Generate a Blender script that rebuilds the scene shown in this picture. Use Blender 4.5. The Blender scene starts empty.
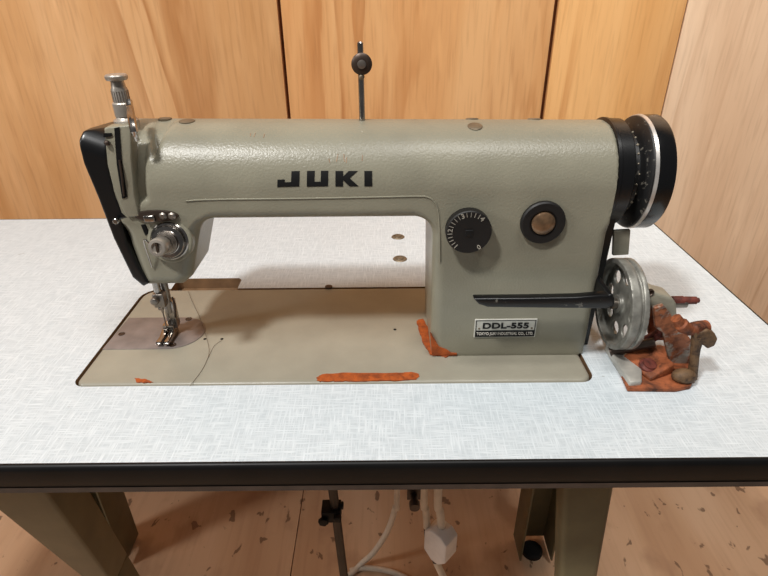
import bpy, bmesh, math, random
import numpy as np
from mathutils import Vector, Matrix
random.seed(7)
C = bpy.context.scene.collection
H = 0.75                      # table top above the floor; everything is modelled with the table top at z = 0

# ------------------------------------------------------------------ camera (solved from the machine bed and table edges)
CAM = np.array([.2854, -.3942, .3199]); PITCH, YAW, ROLL, FPX = .5099, -.0008, -.0094, 545.73
def cam_axes():
    cy, sy = math.cos(YAW), math.sin(YAW)
    f = np.array([sy*math.cos(PITCH), cy*math.cos(PITCH), -math.sin(PITCH)])
    rt = np.array([cy, -sy, 0.]); up = np.cross(rt, f); c, s = math.cos(ROLL), math.sin(ROLL)
    return c*rt+s*up, -s*rt+c*up, f
AX = cam_axes()
def on(px, py, n, c):
    "point of the plane n.p = c seen at a measured image point"
    d = (px-384)/FPX*AX[0] - (py-288)/FPX*AX[1] + AX[2]
    n = np.array(n, float); t = (c - n@CAM)/(n@d)
    return tuple(CAM+t*d)
def PY(px, py, y): return on(px, py, (0,1,0), y)
def PZ(px, py, z=0.): return on(px, py, (0,0,1), z)
def PROJ(p):
    d = np.array(p, float)-CAM; return 384+FPX*(d@AX[0])/(d@AX[2]), 288-FPX*(d@AX[1])/(d@AX[2])
def XZ(pts, y): return [(p[0], p[2]) for p in (PY(a, b, y) for a, b in pts)]

# ------------------------------------------------------------------ materials
def lin(c): return tuple(((v/255+.055)/1.055)**2.4 if v/255 > .04045 else v/255/12.92 for v in c)+(1,)
class NT:
    def __init__(s, name):
        s.m = bpy.data.materials.new(name); s.m.use_nodes = True; s.t = s.m.node_tree; s.b = s.t.nodes['Principled BSDF']
    def n(s, t, **kw):
        x = s.t.nodes.new(t)
        for k, v in kw.items(): setattr(x, k, v)
        return x
    def l(s, a, b): s.t.links.new(a, b)
    def coords(s, scale=(1,1,1), loc=(0,0,0), rot=(0,0,0)):
        c = s.n('ShaderNodeTexCoord'); mp = s.n('ShaderNodeMapping')
        mp.inputs['Scale'].default_value = scale; mp.inputs['Location'].default_value = loc; mp.inputs['Rotation'].default_value = rot
        s.l(c.outputs['Object'], mp.inputs['Vector']); return mp.outputs['Vector']
    def noise(s, vec, scale, detail=3, dist=0, rough=.5):
        x = s.n('ShaderNodeTexNoise'); x.inputs['Scale'].default_value = scale; x.inputs['Detail'].default_value = detail
        x.inputs['Distortion'].default_value = dist; x.inputs['Roughness'].default_value = rough
        s.l(vec, x.inputs['Vector']); return x.outputs['Fac']
    def ramp(s, fac, stops):
        r = s.n('ShaderNodeValToRGB'); e = r.color_ramp.elements
        while len(e) < len(stops): e.new(.5)
        for el, (p, c) in zip(e, stops): el.position = p; el.color = lin(c) if len(c) == 3 and max(c) > 1 else tuple(c)+(1,)
        s.l(fac, r.inputs['Fac']); return r.outputs['Color']
    def mix(s, fac, a, b, mode='MIX'):
        x = s.n('ShaderNodeMix', data_type='RGBA', blend_type=mode)
        for k, v in ((0, fac), (6, a), (7, b)):
            if hasattr(v, 'is_output'): s.l(v, x.inputs[k])
            else: x.inputs[k].default_value = v
        return x.outputs[2]
    def math(s, op, a, b=0.):
        x = s.n('ShaderNodeMath', operation=op)
        for k, v in ((0, a), (1, b)):
            if hasattr(v, 'is_output'): s.l(v, x.inputs[k])
            else: x.inputs[k].default_value = v
        return x.outputs[0]
    def bump(s, h, strength=.2, dist=.001):
        x = s.n('ShaderNodeBump'); x.inputs['Strength'].default_value = strength; x.inputs['Distance'].default_value = dist
        s.l(h, x.inputs['Height']); s.l(x.outputs['Normal'], s.b.inputs['Normal'])
    def done(s, col=None, rough=.5, metal=0., spec=.5):
        if col is not None:
            if hasattr(col, 'is_output'): s.l(col, s.b.inputs['Base Color'])
            else: s.b.inputs['Base Color'].default_value = lin(col)
        if hasattr(rough, 'is_output'): s.l(rough, s.b.inputs['Roughness'])
        else: s.b.inputs['Roughness'].default_value = rough
        s.b.inputs['Metallic'].default_value = metal; s.b.inputs['Specular IOR Level'].default_value = spec
        return s.m

def mat_plain(name, col, rough=.5, metal=0., spec=.5, var=.12, scale=60):
    t = NT(name); v = t.coords(); f = t.noise(v, scale, 4)
    d = tuple(max(0, c*(1-var)) for c in col); u = tuple(min(255, c*(1+var)) for c in col)
    return t.done(t.ramp(f, [(.3, d), (.7, u)]), rough, metal, spec)

def mat_paint(name, col, bump=.25):
    t = NT(name); v = t.coords()
    f = t.noise(v, 22, 5); a = t.ramp(f, [(.3, tuple(c*.95 for c in col)), (.7, tuple(c*1.03 for c in col))])
    g = t.noise(v, 90, 3, 0, .6); sp = t.ramp(g, [(.76, (0,0,0)), (.80, (1,1,1))])
    a = t.mix(t.math('MULTIPLY', sp, .35), a, lin((88,72,54)))
    h = t.noise(v, 520, 2, .3); t.bump(h, bump, .0012)
    return t.done(a, .34, 0, .45)

def mat_wood(name, light, dark, line, seed, lines=.55, scale=1.0):
    t = NT(name)
    v = t.coords((5.5*scale, 5.5*scale, .55*scale), (seed*3.1, seed*1.7, seed*.9), (0, .04, 0))
    big = t.noise(v, 1.0, 6, .9, .62)
    base = t.ramp(big, [(.36, dark), (.5, tuple((a+b)/2 for a, b in zip(light, dark))), (.62, light)])
    v2 = t.coords((3.0*scale, 3.0*scale, .38*scale), (seed*5.3, seed, seed*2.2), (0, -.05, 0))
    cath = t.noise(v2, 1.25, 5, .9, .52)
    rings = t.math('FRACT', t.math('MULTIPLY', cath, 9.0))
    ln = t.ramp(rings, [(.0, (.9,.9,.9)), (.06, (1,1,1)), (.45, (0,0,0)), (.92, (0,0,0)), (1., (.9,.9,.9))])
    v3 = t.coords((7, 7, 1.2), (seed, seed*2, 1)); brk = t.ramp(t.noise(v3, 1.3, 3), [(.38, (0,0,0)), (.66, (1,1,1))])
    m = t.math('MULTIPLY', t.math('MULTIPLY', ln, brk), lines)
    c = t.mix(m, base, lin(line))
    v4 = t.coords((170, 170, 11), (seed, 0, 0)); fine = t.noise(v4, 1, 3, .2)
    c = t.mix(t.math('MULTIPLY', t.ramp(fine, [(.50, (0,0,0)), (.72, (1,1,1))]), .26), c, lin(tuple(q*.86 for q in line)))
    v5 = t.coords((60, 60, 9), (seed*2, 0, 3)); bl = t.noise(v5, 1, 2)
    c = t.mix(t.math('MULTIPLY', t.ramp(bl, [(.6, (0,0,0)), (.75, (1,1,1))]), .18), c, lin(tuple(min(255, q*1.12) for q in light)))
    t.bump(fine, .05, .001)
    return t.done(c, .42, 0, .35)

def mat_floor(name, seed):
    t = NT(name)
    v = t.coords((4, .6, 4), (seed*2, seed, 0)); big = t.noise(v, 1.2, 4, .6)
    base = t.ramp(big, [(.3, (186,146,112)), (.5, (204,166,132)), (.7, (216,182,150))])
    v1 = t.coords((90, 5, 90), (seed, 0, 0)); fine = t.noise(v1, 1, 3)
    c = t.mix(t.math('MULTIPLY', t.ramp(fine, [(.5, (0,0,0)), (.75, (1,1,1))]), .25), base, lin((164,124,98)))
    v2 = t.coords((1, .7, 1), (seed, 3, 0), (0, 0, .5)); d = t.noise(v2, 34, 3, .4)
    c = t.mix(t.math('MULTIPLY', t.ramp(d, [(.645, (0,0,0)), (.675, (1,1,1))]), .7), c, lin((92,66,50)))
    d2 = t.noise(v2, 9, 4); c = t.mix(t.math('MULTIPLY', t.ramp(d2, [(.55, (0,0,0)), (.66, (1,1,1))]), .35), c, lin((142,104,80)))
    return t.done(c, .6, 0, .3)

def mat_laminate():
    t = NT('white_linen_laminate')
    a = t.noise(t.coords((60, 820, 1)), 1, 2, .1); b = t.noise(t.coords((820, 60, 1)), 1, 2, .1)
    a = t.ramp(a, [(.42, (0,0,0)), (.72, (1,1,1))]); b = t.ramp(b, [(.42, (0,0,0)), (.72, (1,1,1))])
    m = t.math('MAXIMUM', a, b)
    c = t.mix(t.math('MULTIPLY', m, .9), lin((188,197,202)), lin((219,226,230)))
    d = t.noise(t.coords((3, 3, 1)), 2, 3); c = t.mix(t.math('MULTIPLY', d, .10), c, lin((176,176,168)))
    s = t.noise(t.coords((1, 2.2, 1), (3, 1, 0)), 62, 2); c = t.mix(t.math('MULTIPLY', t.ramp(s, [(.79, (0,0,0)), (.81, (1,1,1))]), .7), c, lin((120,112,100)))
    return t.done(c, .42, 0, .4)

def mat_rust(name, col=(158,92,50), dark=(112,62,36), scale=120):
    t = NT(name); v = t.coords(); f = t.noise(v, scale, 5, .4, .65)
    c = t.ramp(f, [(.35, dark), (.55, col), (.75, tuple(min(255, q*1.15) for q in col))]); t.bump(f, .4, .002)
    return t.done(c, .6, 0, .3)

def mat_rusty_metal(name, cut=.5):
    t = NT(name); v = t.coords(); f = t.noise(v, 55, 5, .4, .65); g = t.noise(v, 160, 4)
    r = t.ramp(g, [(.35, (98,58,40)), (.6, (160,98,64))]); m = t.ramp(f, [(cut-.05, (0,0,0)), (cut+.05, (1,1,1))])
    c = t.mix(m, r, lin((150,148,138))); t.bump(g, .3, .001)
    return t.done(c, .5, .25, .4)

def mat_worn_black(name, chips=.68, rough=.3):
    t = NT(name); v = t.coords(); f = t.noise(v, 150, 4, .2, .7)
    c = t.mix(t.ramp(f, [(chips, (0,0,0)), (chips+.04, (1,1,1))]), lin((13,13,14)), lin((100,96,88)))
    return t.done(c, rough, 0, .5)

M = dict(
    paint=mat_paint('grey_green_enamel', (138,134,117)),
    bed=mat_paint('beige_bed_enamel', (149,144,129), .1),
    black=mat_worn_black('black_enamel', .78),
    wheel_black=mat_worn_black('glossy_black_wheel', .9, .2),
    dirty=mat_worn_black('dirty_black', .60, .5),
    lever=mat_worn_black('worn_black_lever', .64, .32),
    chrome=mat_plain('chrome', (160,154,148), .2, 1., .5, .12, 90),
    steel=mat_plain('dull_steel', (140,132,124), .38, .9),
    dark_steel=mat_plain('oily_dark_steel', (70,58,50), .42, .6),
    plate=mat_plain('worn_plate_steel', (130,121,117), .45, .25, .4, .1, 45),
    nickel=mat_plain('worn_nickel', (168,160,150), .36, .55), rust_base=mat_rust('brown_rust', (146,82,50), (66,38,27), 75),
    ring=mat_plain('bright_ring', (205,200,194), .3, .6), dim=mat_plain('faded_lettering', (150,144,132), .6), trim=mat_plain('dull_trim', (66,56,50), .6), pale=mat_plain('pale_bare_metal', (166,163,155), .4, .2),
    void=mat_plain('black_slot', (10,9,9), .8, 0, .2),
    ink=mat_plain('black_ink', (18,18,18), .5, 0, .3),
    dial=mat_plain('black_dial', (22,20,19), .5, 0, .4),
    white=mat_plain('white_lettering', (206,200,190), .6, 0, .3, .05),
    label=mat_plain('silver_label', (196,194,184), .4, .2, .4, .05),
    amber=mat_plain('amber_oil_window', (122,96,72), .25, .5, .6, .15, 160),
    screw=mat_plain('aged_screw', (120,108,90), .45, .5),
    rust=mat_rust('orange_rust', (164,80,34), (124,60,30)), rust_dark=mat_rust('dark_red_rust', (108,54,44), (66,32,28)),
    rusty=mat_rusty_metal('rusty_steel', .56), rusty_light=mat_rusty_metal('half_rusted_steel', .44), brown=mat_rust('brown_corroded_steel', (104,80,56), (62,46,36)),
    alu=mat_plain('cast_aluminium', (138,136,128), .42, .45, .5, .14, 120),
    casting=mat_plain('pale_grey_casting', (150,146,130), .45, .15, .5, .12),
    laminate=mat_laminate(), core=mat_plain('brown_wood_core', (120,92,66), .7, 0, .2),
    band=mat_plain('black_edge_vinyl', (14,13,13), .42, 0, .25, .2, 30),
    leg=mat_plain('olive_leg_paint', (104,98,74), .5, 0, .4, .08, 20),
    rubber=mat_plain('black_rubber', (24,22,21), .7, 0, .3),
    rod=mat_plain('dark_rod', (58,50,44), .5, .3), cord=mat_plain('cream_cord', (214,200,182), .5, 0, .4, .04),
    plug=mat_plain('white_plug', (226,220,216), .4, 0, .45, .03), cable_black=mat_plain('black_sleeve', (30,26,24), .5),
    thread=mat_plain('dark_thread', (112,101,86), .8), gap=mat_plain('dark_brown_batten', (112,66,38), .7, 0, .2, .2, 20),
    sub=mat_plain('dark_subfloor', (50,34,26), .8),
)

# ------------------------------------------------------------------ objects
ROOTS = []
def meta(o, label=None, cat=None, group=None, kind=None):
    for k, v in (('label', label), ('category', cat), ('group', group), ('kind', kind)):
        if v: o[k] = v
def thing(name, label, cat, loc=(0,0,0), group=None):
    o = bpy.data.objects.new(name, None); o.empty_display_size = .05; C.objects.link(o); o.location = loc
    meta(o, label, cat, group); ROOTS.append(o); return o
def world_loc(o):
    v = Vector(o.location)
    while o.parent: o = o.parent; v += Vector(o.location)
    return v

class MB:
    def __init__(s): s.v, s.f, s.mi = [], [], []
    def add(s, vs, fs, mi=0):
        k = len(s.v); s.v += [tuple(map(float, p)) for p in vs]; s.f += [tuple(i+k for i in f) for f in fs]; s.mi += [mi]*len(fs); return s
    def box(s, a, b, mi=0):
        (x0,y0,z0), (x1,y1,z1) = a, b
        return s.add([(x0,y0,z0),(x1,y0,z0),(x1,y1,z0),(x0,y1,z0),(x0,y0,z1),(x1,y0,z1),(x1,y1,z1),(x0,y1,z1)],
                     [(3,2,1,0),(4,5,6,7),(0,1,5,4),(1,2,6,5),(2,3,7,6),(3,0,4,7)], mi)
    def hexa(s, lo, hi, mi=0):
        n = len(lo)
        return s.add(list(lo)+list(hi), [tuple(range(n))[::-1], tuple(range(n, 2*n))]+[(i, (i+1)%n, n+(i+1)%n, n+i) for i in range(n)], mi)
    def prism(s, poly, axis, a, b, mi=0):
        "polygon in the two other axes, extruded along axis from a to b"
        def put(p, c): return {0:(c,p[0],p[1]), 1:(p[0],c,p[1]), 2:(p[0],p[1],c)}[axis]
        return s.hexa([put(p, a) for p in poly], [put(p, b) for p in poly], mi)
    def lathe(s, base, axis, prof, n=40, mi=0, caps=True):
        "prof: (distance along axis, radius)"
        ax = Vector(axis).normalized(); u = ax.orthogonal().normalized(); w = ax.cross(u); base = Vector(base)
        vs, fs = [], []
        for d, r in prof:
            for i in range(n):
                a = 2*math.pi*i/n; vs.append(base+ax*d+(u*math.cos(a)+w*math.sin(a))*r)
        for j in range(len(prof)-1):
            for i in range(n): fs.append((j*n+i, j*n+(i+1)%n, (j+1)*n+(i+1)%n, (j+1)*n+i))
        if caps: fs += [tuple(range(n))[::-1], tuple(range((len(prof)-1)*n, len(prof)*n))]
        return s.add(vs, fs, mi)
    def tube(s, pts, r, n=10, mi=0):
        P = [Vector(p) for p in pts]; rr = r if isinstance(r, (list, tuple)) else [r]*len(P)
        vs, fs = [], []; up = None
        for i, p in enumerate(P):
            t = (P[min(i+1, len(P)-1)]-P[max(i-1, 0)]).normalized()
            if up is None: up = t.orthogonal().normalized()
            up = (up-t*up.dot(t)).normalized(); w = t.cross(up)
            for k in range(n):
                a = 2*math.pi*k/n; vs.append(p+(up*math.cos(a)+w*math.sin(a))*rr[i])
        for i in range(len(P)-1):
            for k in range(n): fs.append((i*n+k, i*n+(k+1)%n, (i+1)*n+(k+1)%n, (i+1)*n+k))
        fs += [tuple(range(n))[::-1], tuple(range((len(P)-1)*n, len(P)*n))]
        return s.add(vs, fs, mi)
    def ball(s, c, r, n=16, sc=(1,1,1)):
        prof = [(-r*math.cos(math.pi*j/10), max(1e-5, r*math.sin(math.pi*j/10))) for j in range(11)]
        k = len(s.v); s.lathe((0,0,0), (0,0,1), prof, n)
        for i in range(k, len(s.v)): p = s.v[i]; s.v[i] = (c[0]+p[0]*sc[0], c[1]+p[1]*sc[1], c[2]+p[2]*sc[2])
        return s
    def build(s, name, mat, parent=None, bevel=0., seg=3, smooth=35, origin=None):
        me = bpy.data.meshes.new(name); o = bpy.data.objects.new(name, me); C.objects.link(o)
        if parent is not None: off = world_loc(parent); o.parent = parent
        else:
            off = Vector(origin or (0,0,0)); o.location = off; ROOTS.append(o)
        me.from_pydata([tuple(Vector(p)-off) for p in s.v], [], s.f)
        for m in (mat if isinstance(mat, (list, tuple)) else [mat]): me.materials.append(m)
        me.polygons.foreach_set('material_index', s.mi)
        bm = bmesh.new(); bm.from_mesh(me); bmesh.ops.recalc_face_normals(bm, faces=bm.faces)
        if bevel:
            es = [e for e in bm.edges if len(e.link_faces) == 2 and e.calc_face_angle(0) > math.radians(30)]
            bmesh.ops.bevel(bm, geom=es, offset=bevel, segments=seg, profile=.5, affect='EDGES', clamp_overlap=True)
        if smooth:
            for f in bm.faces: f.smooth = True
            for e in bm.edges:
                if len(e.link_faces) == 2 and e.calc_face_angle(0) > math.radians(smooth): e.smooth = False
        bm.to_mesh(me); bm.free(); return o

def spline(pts, k=8):
    P = [np.array(p, float) for p in pts]; P = [2*P[0]-P[1]]+P+[2*P[-1]-P[-2]]; out = []
    for i in range(1, len(P)-2):
        for j in range(k):
            t = j/k; a, b, c, d = P[i-1:i+3]
            out.append(tuple(.5*((2*b)+(-a+c)*t+(2*a-5*b+4*c-d)*t*t+(-a+3*b-3*c+d)*t**3)))
    return out+[tuple(P[-2])]

def text_mesh(name, s, size, mat, parent, loc, rot, align='CENTER', sx=1., bold=.0, spacing=1.):
    cu = bpy.data.curves.new(name, 'FONT'); cu.body = s; cu.size = size; cu.align_x = align; cu.align_y = 'CENTER'
    cu.extrude = .0002; cu.offset = bold; cu.space_character = spacing
    t = bpy.data.objects.new(name, cu); C.objects.link(t)
    dg = bpy.context.evaluated_depsgraph_get(); me = bpy.data.meshes.new_from_object(t.evaluated_get(dg))
    bpy.data.objects.remove(t); me.name = name; me.materials.clear(); me.materials.append(mat)
    mt = Matrix.Translation(Vector(loc)-world_loc(parent)) @ rot.to_4x4() @ Matrix.Diagonal((sx, 1, 1, 1)); me.transform(mt)
    return me
def joined(name, meshes, mat, parent):
    bm = bmesh.new()
    for m in meshes: bm.from_mesh(m); bpy.data.meshes.remove(m)
    me = bpy.data.meshes.new(name); bm.to_mesh(me); bm.free(); me.materials.append(mat)
    o = bpy.data.objects.new(name, me); C.objects.link(o); o.parent = parent; return o

# ------------------------------------------------------------------ castings from distance fields (surface nets)
def nets(fn, lo, hi, h):
    xs, ys, zs = [np.arange(a, b+h, h) for a, b in zip(lo, hi)]
    X, Y, Z = np.meshgrid(xs, ys, zs, indexing='ij'); D = fn(X, Y, Z)
    sh = np.array(D.shape)-1; S = D < 0
    corners = [(i,j,k) for i in (0,1) for j in (0,1) for k in (0,1)]
    sl = lambda A, c: A[c[0]:c[0]+sh[0], c[1]:c[1]+sh[1], c[2]:c[2]+sh[2]]
    cnt = sum(sl(S, c).astype(int) for c in corners); act = (cnt > 0) & (cnt < 8)
    idx = -np.ones(sh, int); ii = np.argwhere(act); idx[act] = np.arange(len(ii))
    acc = np.zeros((len(ii), 3)); num = np.zeros(len(ii))
    d = {c: sl(D, c)[act] for c in corners}
    for a in corners:
        for ax in range(3):
            if a[ax] == 0:
                b = list(a); b[ax] = 1; b = tuple(b); m = (d[a] < 0) != (d[b] < 0); t = np.where(m, d[a]/(d[a]-d[b]+1e-20), 0)
                p = np.tile(np.array(a, float), (len(ii), 1)); p[:, ax] = t; acc[m] += p[m]; num[m] += 1
    V = (ii+acc/num[:, None])*h+np.array([xs[0], ys[0], zs[0]])
    for _ in range(3):                                   # pull on to the surface
        e = h*.3; f0 = fn(*V.T); g = np.stack([(fn(*(V+np.eye(3)[k]*e).T)-fn(*(V-np.eye(3)[k]*e).T))/(2*e) for k in range(3)], 1)
        g2 = (g*g).sum(1).clip(.2, None); V -= np.clip(f0/g2, -h*.5, h*.5)[:, None]*g
    F = []
    for ax in range(3):
        u, w = (ax+1) % 3, (ax+2) % 3
        A = np.moveaxis(S, ax, 0)[:-1]; B = np.moveaxis(S, ax, 0)[1:]
        q = np.argwhere(A != B); full = np.zeros_like(q)
        rest = [k for k in range(3) if k != ax]; full[:, ax] = q[:, 0]; full[:, rest[0]] = q[:, 1]; full[:, rest[1]] = q[:, 2]
        ok = (full[:, u] > 0) & (full[:, w] > 0) & (full[:, u] < sh[u]) & (full[:, w] < sh[w]); full = full[ok]
        def g(du, dw):
            c = full.copy(); c[:, u] += du; c[:, w] += dw; return idx[c[:, 0], c[:, 1], c[:, 2]]
        Q = np.stack([g(-1,-1), g(0,-1), g(0,0), g(-1,0)], 1)
        fl = ~S[full[:, 0], full[:, 1], full[:, 2]]; Q[fl] = Q[fl][:, ::-1]; F.append(Q)
    return V, np.concatenate(F)
def smin(a, b, k): h = np.clip(.5+.5*(b-a)/k, 0, 1); return b*(1-h)+a*h-k*h*(1-h)
def smax(a, b, k): return -smin(-a, -b, k)
def poly2(px, pz, pts):
    d = np.full(px.shape, 1e9); s = np.ones(px.shape); n = len(pts)
    for i in range(n):
        a = pts[i]; b = pts[i-1]; ex, ez = b[0]-a[0], b[1]-a[1]; wx, wz = px-a[0], pz-a[1]
        t = np.clip((wx*ex+wz*ez)/(ex*ex+ez*ez), 0, 1); d = np.minimum(d, (wx-ex*t)**2+(wz-ez*t)**2)
        c1, c2, c3 = pz >= a[1], pz < b[1], ex*wz > ez*wx
        s = np.where((c1 & c2 & c3) | (~c1 & ~c2 & ~c3), -s, s)
    return s*np.sqrt(d)
def extr(d2, g, r):
    a, b = d2+r, g+r
    return np.minimum(np.maximum(a, b), 0)+np.sqrt(np.maximum(a, 0)**2+np.maximum(b, 0)**2)-r
def sdf_obj(name, fn, lo, hi, h, mat, parent):
    V, F = nets(fn, lo, hi, h); mb = MB(); mb.add(V, [tuple(map(int, f)) for f in F]); return mb.build(name, mat, parent, smooth=60)

# ================================================================== SETTING
def struct(o): o['kind'] = 'structure'; return o
wb = struct(MB().box((-1.6,.606,-.75), (2.6,.66,1.7)).build('wall_back', M['gap'], origin=(.5,.6,-.75)))
ORL, ORD, ORN = (220,164,104), (196,132,74), (164,98,48)
for i, (a, b, m) in enumerate(((-1.6, .117, mat_wood('plywood_left', (226,176,126), (208,152,98), (176,114,62), 1.3, .75)),
        (.1225, .5635, mat_wood('plywood_middle', (226,174,120), (212,152,96), (180,114,60), 2.9, .75)),
        (.5705, .7765, mat_wood('plywood_narrow', (234,182,122), (220,162,100), (188,122,64), 4.1, .75)),
        (.7785, 2.6, mat_wood('plywood_pale', (230,198,166), (220,184,150), (186,144,110), 6.6, .7)))):
    MB().box((a,.594,-.75), (b,.606,1.7)).build('plywood_panel', m, wb, bevel=.0015, seg=2)
fl = struct(MB().box((-2.6,-2.2,-.80), (3.2,.66,-.765)).build('floor', M['sub'], origin=(.3,0,-.75)))
for i, (a, b) in enumerate(((-2.6,.0845), (.0865,1.30), (1.302,3.2))):
    MB().box((a,-2.2,-.765), (b,.6,-.75)).build('floor_board', mat_floor('plywood_floor_%d' % i, 1.7*i+.4), fl)

# ================================================================== TABLE
TX0, TX1, TY0, TY1, TT = -.46, .691, -.093, .409, .0265
table = thing('sewing_table', 'sewing table with white linen-pattern laminate top, black edge and olive steel legs', 'table', (.12,.15,-.75))
def rrect(x0, y0, x1, y1, r, n=6):
    rs = r if isinstance(r, (list, tuple)) else [r]*4; out = []          # order: (x0,y0) (x1,y0) (x1,y1) (x0,y1)
    for (cx, cy, a0, q) in ((x0+rs[0], y0+rs[0], 180, rs[0]), (x1-rs[1], y0+rs[1], 270, rs[1]), (x1-rs[2], y1-rs[2], 0, rs[2]), (x0+rs[3], y1-rs[3], 90, rs[3])):
        for i in range(n+1): a = math.radians(a0+90*i/n); out.append((cx+q*math.cos(a), cy+q*math.sin(a)))
    return out
BED_R = [.009, .011, .011, .019]
hole = rrect(-.0022, -.0018, .4782, .1802, [.011, .013, .013, .021])
# add the hinge notch behind the bed
k = [i for i, p in enumerate(hole) if p[1] > .1801]                       # back edge runs right -> left
hole2 = hole[:k[0]+1]+[(.1085,.1802)]+[(.1085,.202),(.1045,.2065),(.033,.2065),(.0285,.202)]+[(.0285,.1802)]+hole[k[-1]:] if k else hole
outer = rrect(TX0, TY0, TX1, TY1, .006, 3)
def plate_with_hole(outer, hole, z0, z1):
    bm = bmesh.new(); es = []
    for loop in (outer, hole):
        vs = [bm.verts.new((x, y, z1)) for x, y in loop]
        es += [bm.edges.new((vs[i], vs[(i+1) % len(vs)])) for i in range(len(vs))]
    bmesh.ops.triangle_fill(bm, use_beauty=True, use_dissolve=False, edges=es)
    from mathutils.geometry import intersect_point_tri_2d
    bm.verts.ensure_lookup_table()
    def inside(p, loop):
        c = False
        for i in range(len(loop)):
            a, b = loop[i], loop[i-1]
            if (a[1] > p.y) != (b[1] > p.y) and p.x < (b[0]-a[0])*(p.y-a[1])/(b[1]-a[1])+a[0]: c = not c
        return c
    bad = [f for f in bm.faces if inside(f.calc_center_median(), hole)]
    bmesh.ops.delete(bm, geom=bad, context='FACES_ONLY')
    tri = [tuple(v.index for v in f.verts) for f in bm.faces]; vs = [v.co.copy() for v in bm.verts]; bm.free()
    mb = MB(); mb.add(vs, tri, 0); mb.add([(v.x, v.y, z0) for v in vs], [t[::-1] for t in tri], 1)
    for loop, mi in ((outer, 1), (hole, 1)):
        n = len(loop); mb.add([(x, y, z1) for x, y in loop]+[(x, y, z0) for x, y in loop], [(i, (i+1) % n, n+(i+1) % n, n+i) for i in range(n)], mi)
    return mb
top = plate_with_hole(outer, hole2, -TT, 0)
me_top = top.build('tabletop', [M['laminate'], M['core']], table, smooth=0)
bm = bmesh.new(); bm.from_mesh(me_top.data); bmesh.ops.remove_doubles(bm, verts=bm.verts, dist=1e-6); bmesh.ops.recalc_face_normals(bm, faces=bm.faces); bm.to_mesh(me_top.data); bm.free()
# black T-moulding round the top
def band():
    prof = [(0,-.0003),(.0012,.0002),(.0035,-.001),(.0048,-.005),(.005,-.014),(.0048,-.0212),(.0035,-.0252),(.0012,-.0268),(0,-.0268)]
    mb = MB(); loop = rrect(TX0+.0002, TY0+.0002, TX1-.0002, TY1-.0002, .006, 5); n = len(loop); vs = []; fs = []
    cx = (TX0+TX1)/2; cy = (TY0+TY1)/2
    for i, (x, y) in enumerate(loop):
        a, b = loop[i-1], loop[(i+1) % n]; t = Vector((b[0]-a[0], b[1]-a[1])).normalized(); nx, ny = t.y, -t.x
        for d, z in prof: vs.append((x+nx*d, y+ny*d, z))
    m = len(prof)
    for i in range(n):
        for j in range(m-1): fs.append((i*m+j, ((i+1) % n)*m+j, ((i+1) % n)*m+j+1, i*m+j+1))
    return mb.add(vs, fs)
meta(band().build('edge_band', M['band'], table, smooth=60), 'black edge moulding')
MB().box((.026,.1835,-.024), (.111,.209,-.014)).build('hinge_recess', M['core'], table)
for px, py in ((398,237), (400,259)):
    p = PZ(px, py); mb = MB().lathe((p[0], p[1], -.002), (0,0,1), [(0,.0095),(.0022,.0095),(.0032,.0085),(.0034,.0062),(.0026,.006),(.0026,.0045),(.0036,.004),(.0036,.0001)], 28)
    mb.box((p[0]-.004, p[1]-.0006, .0012), (p[0]+.004, p[1]+.0006, .0018)); meta(mb.build('screw', M['screw'], table), 'tarnished screw cap')
mb = MB(); lo_ = rrect(TX0-.0051, TY0-.0051, TX1+.0051, TY1+.0051, .009, 5); li_ = rrect(TX0+.0004, TY0+.0004, TX1-.0004, TY1-.0004, .006, 5); n = len(lo_)
mb.add([(x,y,-.0215) for x,y in lo_]+[(x,y,-.0268) for x,y in lo_]+[(x,y,-.0271) for x,y in li_], [(i,(i+1)%n,n+(i+1)%n,n+i) for i in range(n)]+[(n+i,n+(i+1)%n,2*n+(i+1)%n,2*n+i) for i in range(n)])
meta(mb.build('edge_trim', M['trim'], table), 'dull brown-grey lower strip of the edge')
# legs
def leg_lean(pl, pr, lean, y0, z0, depth):
    n = (0, 1, lean); c = y0+lean*z0
    L = [np.array(on(*p, n, c)) for p in pl]; Rr = [np.array(on(*p, n, c)) for p in pr]
    def at(E, z): t = (z-E[0][2])/(E[1][2]-E[0][2]); return E[0]+t*(E[1]-E[0])
    return L, Rr, at
L, Rr, at = leg_lean(((0,512),(80,576)), ((45,492),(107,576)), .30, -.05, -.07, .05)
a0, b0 = at(L, -.0268), at(Rr, -.0268); zk = -.36; a1, b1 = at(L, zk), at(Rr, zk)
zf = -.738; b2 = at(Rr, zf); a2 = b2-np.array([.036,0,0])
dy = np.array([0,.045,0])
mb = MB()
ring = lambda a, b: [a, b, b+dy, a+dy]
mb.hexa(ring(a1, b1), ring(a0, b0)); mb.hexa(ring(a2, b2), ring(a1, b1)); lf = mb.build('leg', M['leg'], table, bevel=.003)
foot_l = (a2+b2)/2
def edge_x(p, q, y, z): a, b = PY(*p, y), PY(*q, y); return a[0]+(b[0]-a[0])*(z-a[2])/(b[2]-a[2])
e = [edge_x((564,490), (561,576), -.03, -.0268), edge_x((613,489), (594,576), -.03, -.0268), edge_x((564,490), (561,576), -.03, -.738), edge_x((613,489), (594,576), -.03, -.738)]
X0, X1 = e[2], max(e[3], e[2]+.012)
mb = MB().hexa([(X0,-.03,-.738),(X1,-.03,-.738),(X1,.0,-.738),(X0,.0,-.738)], [(e[0],-.03,-.0268),(e[1],-.03,-.0268),(e[1],.0,-.0268),(e[0],.0,-.0268)])
mb.build('leg', M['leg'], table, bevel=.006, seg=4)
def channel(x0, x1, y0, y1, t=.004):
    return MB().prism([(x0,y0),(x0+t,y0),(x0+t,y1-t),(x1-t,y1-t),(x1-t,y0),(x1,y0),(x1,y1),(x0,y1)], 2, -.738, -.0268)
channel(-.330,-.262,.322,.395).build('leg', M['leg'], table, bevel=.001, seg=2)
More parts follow.
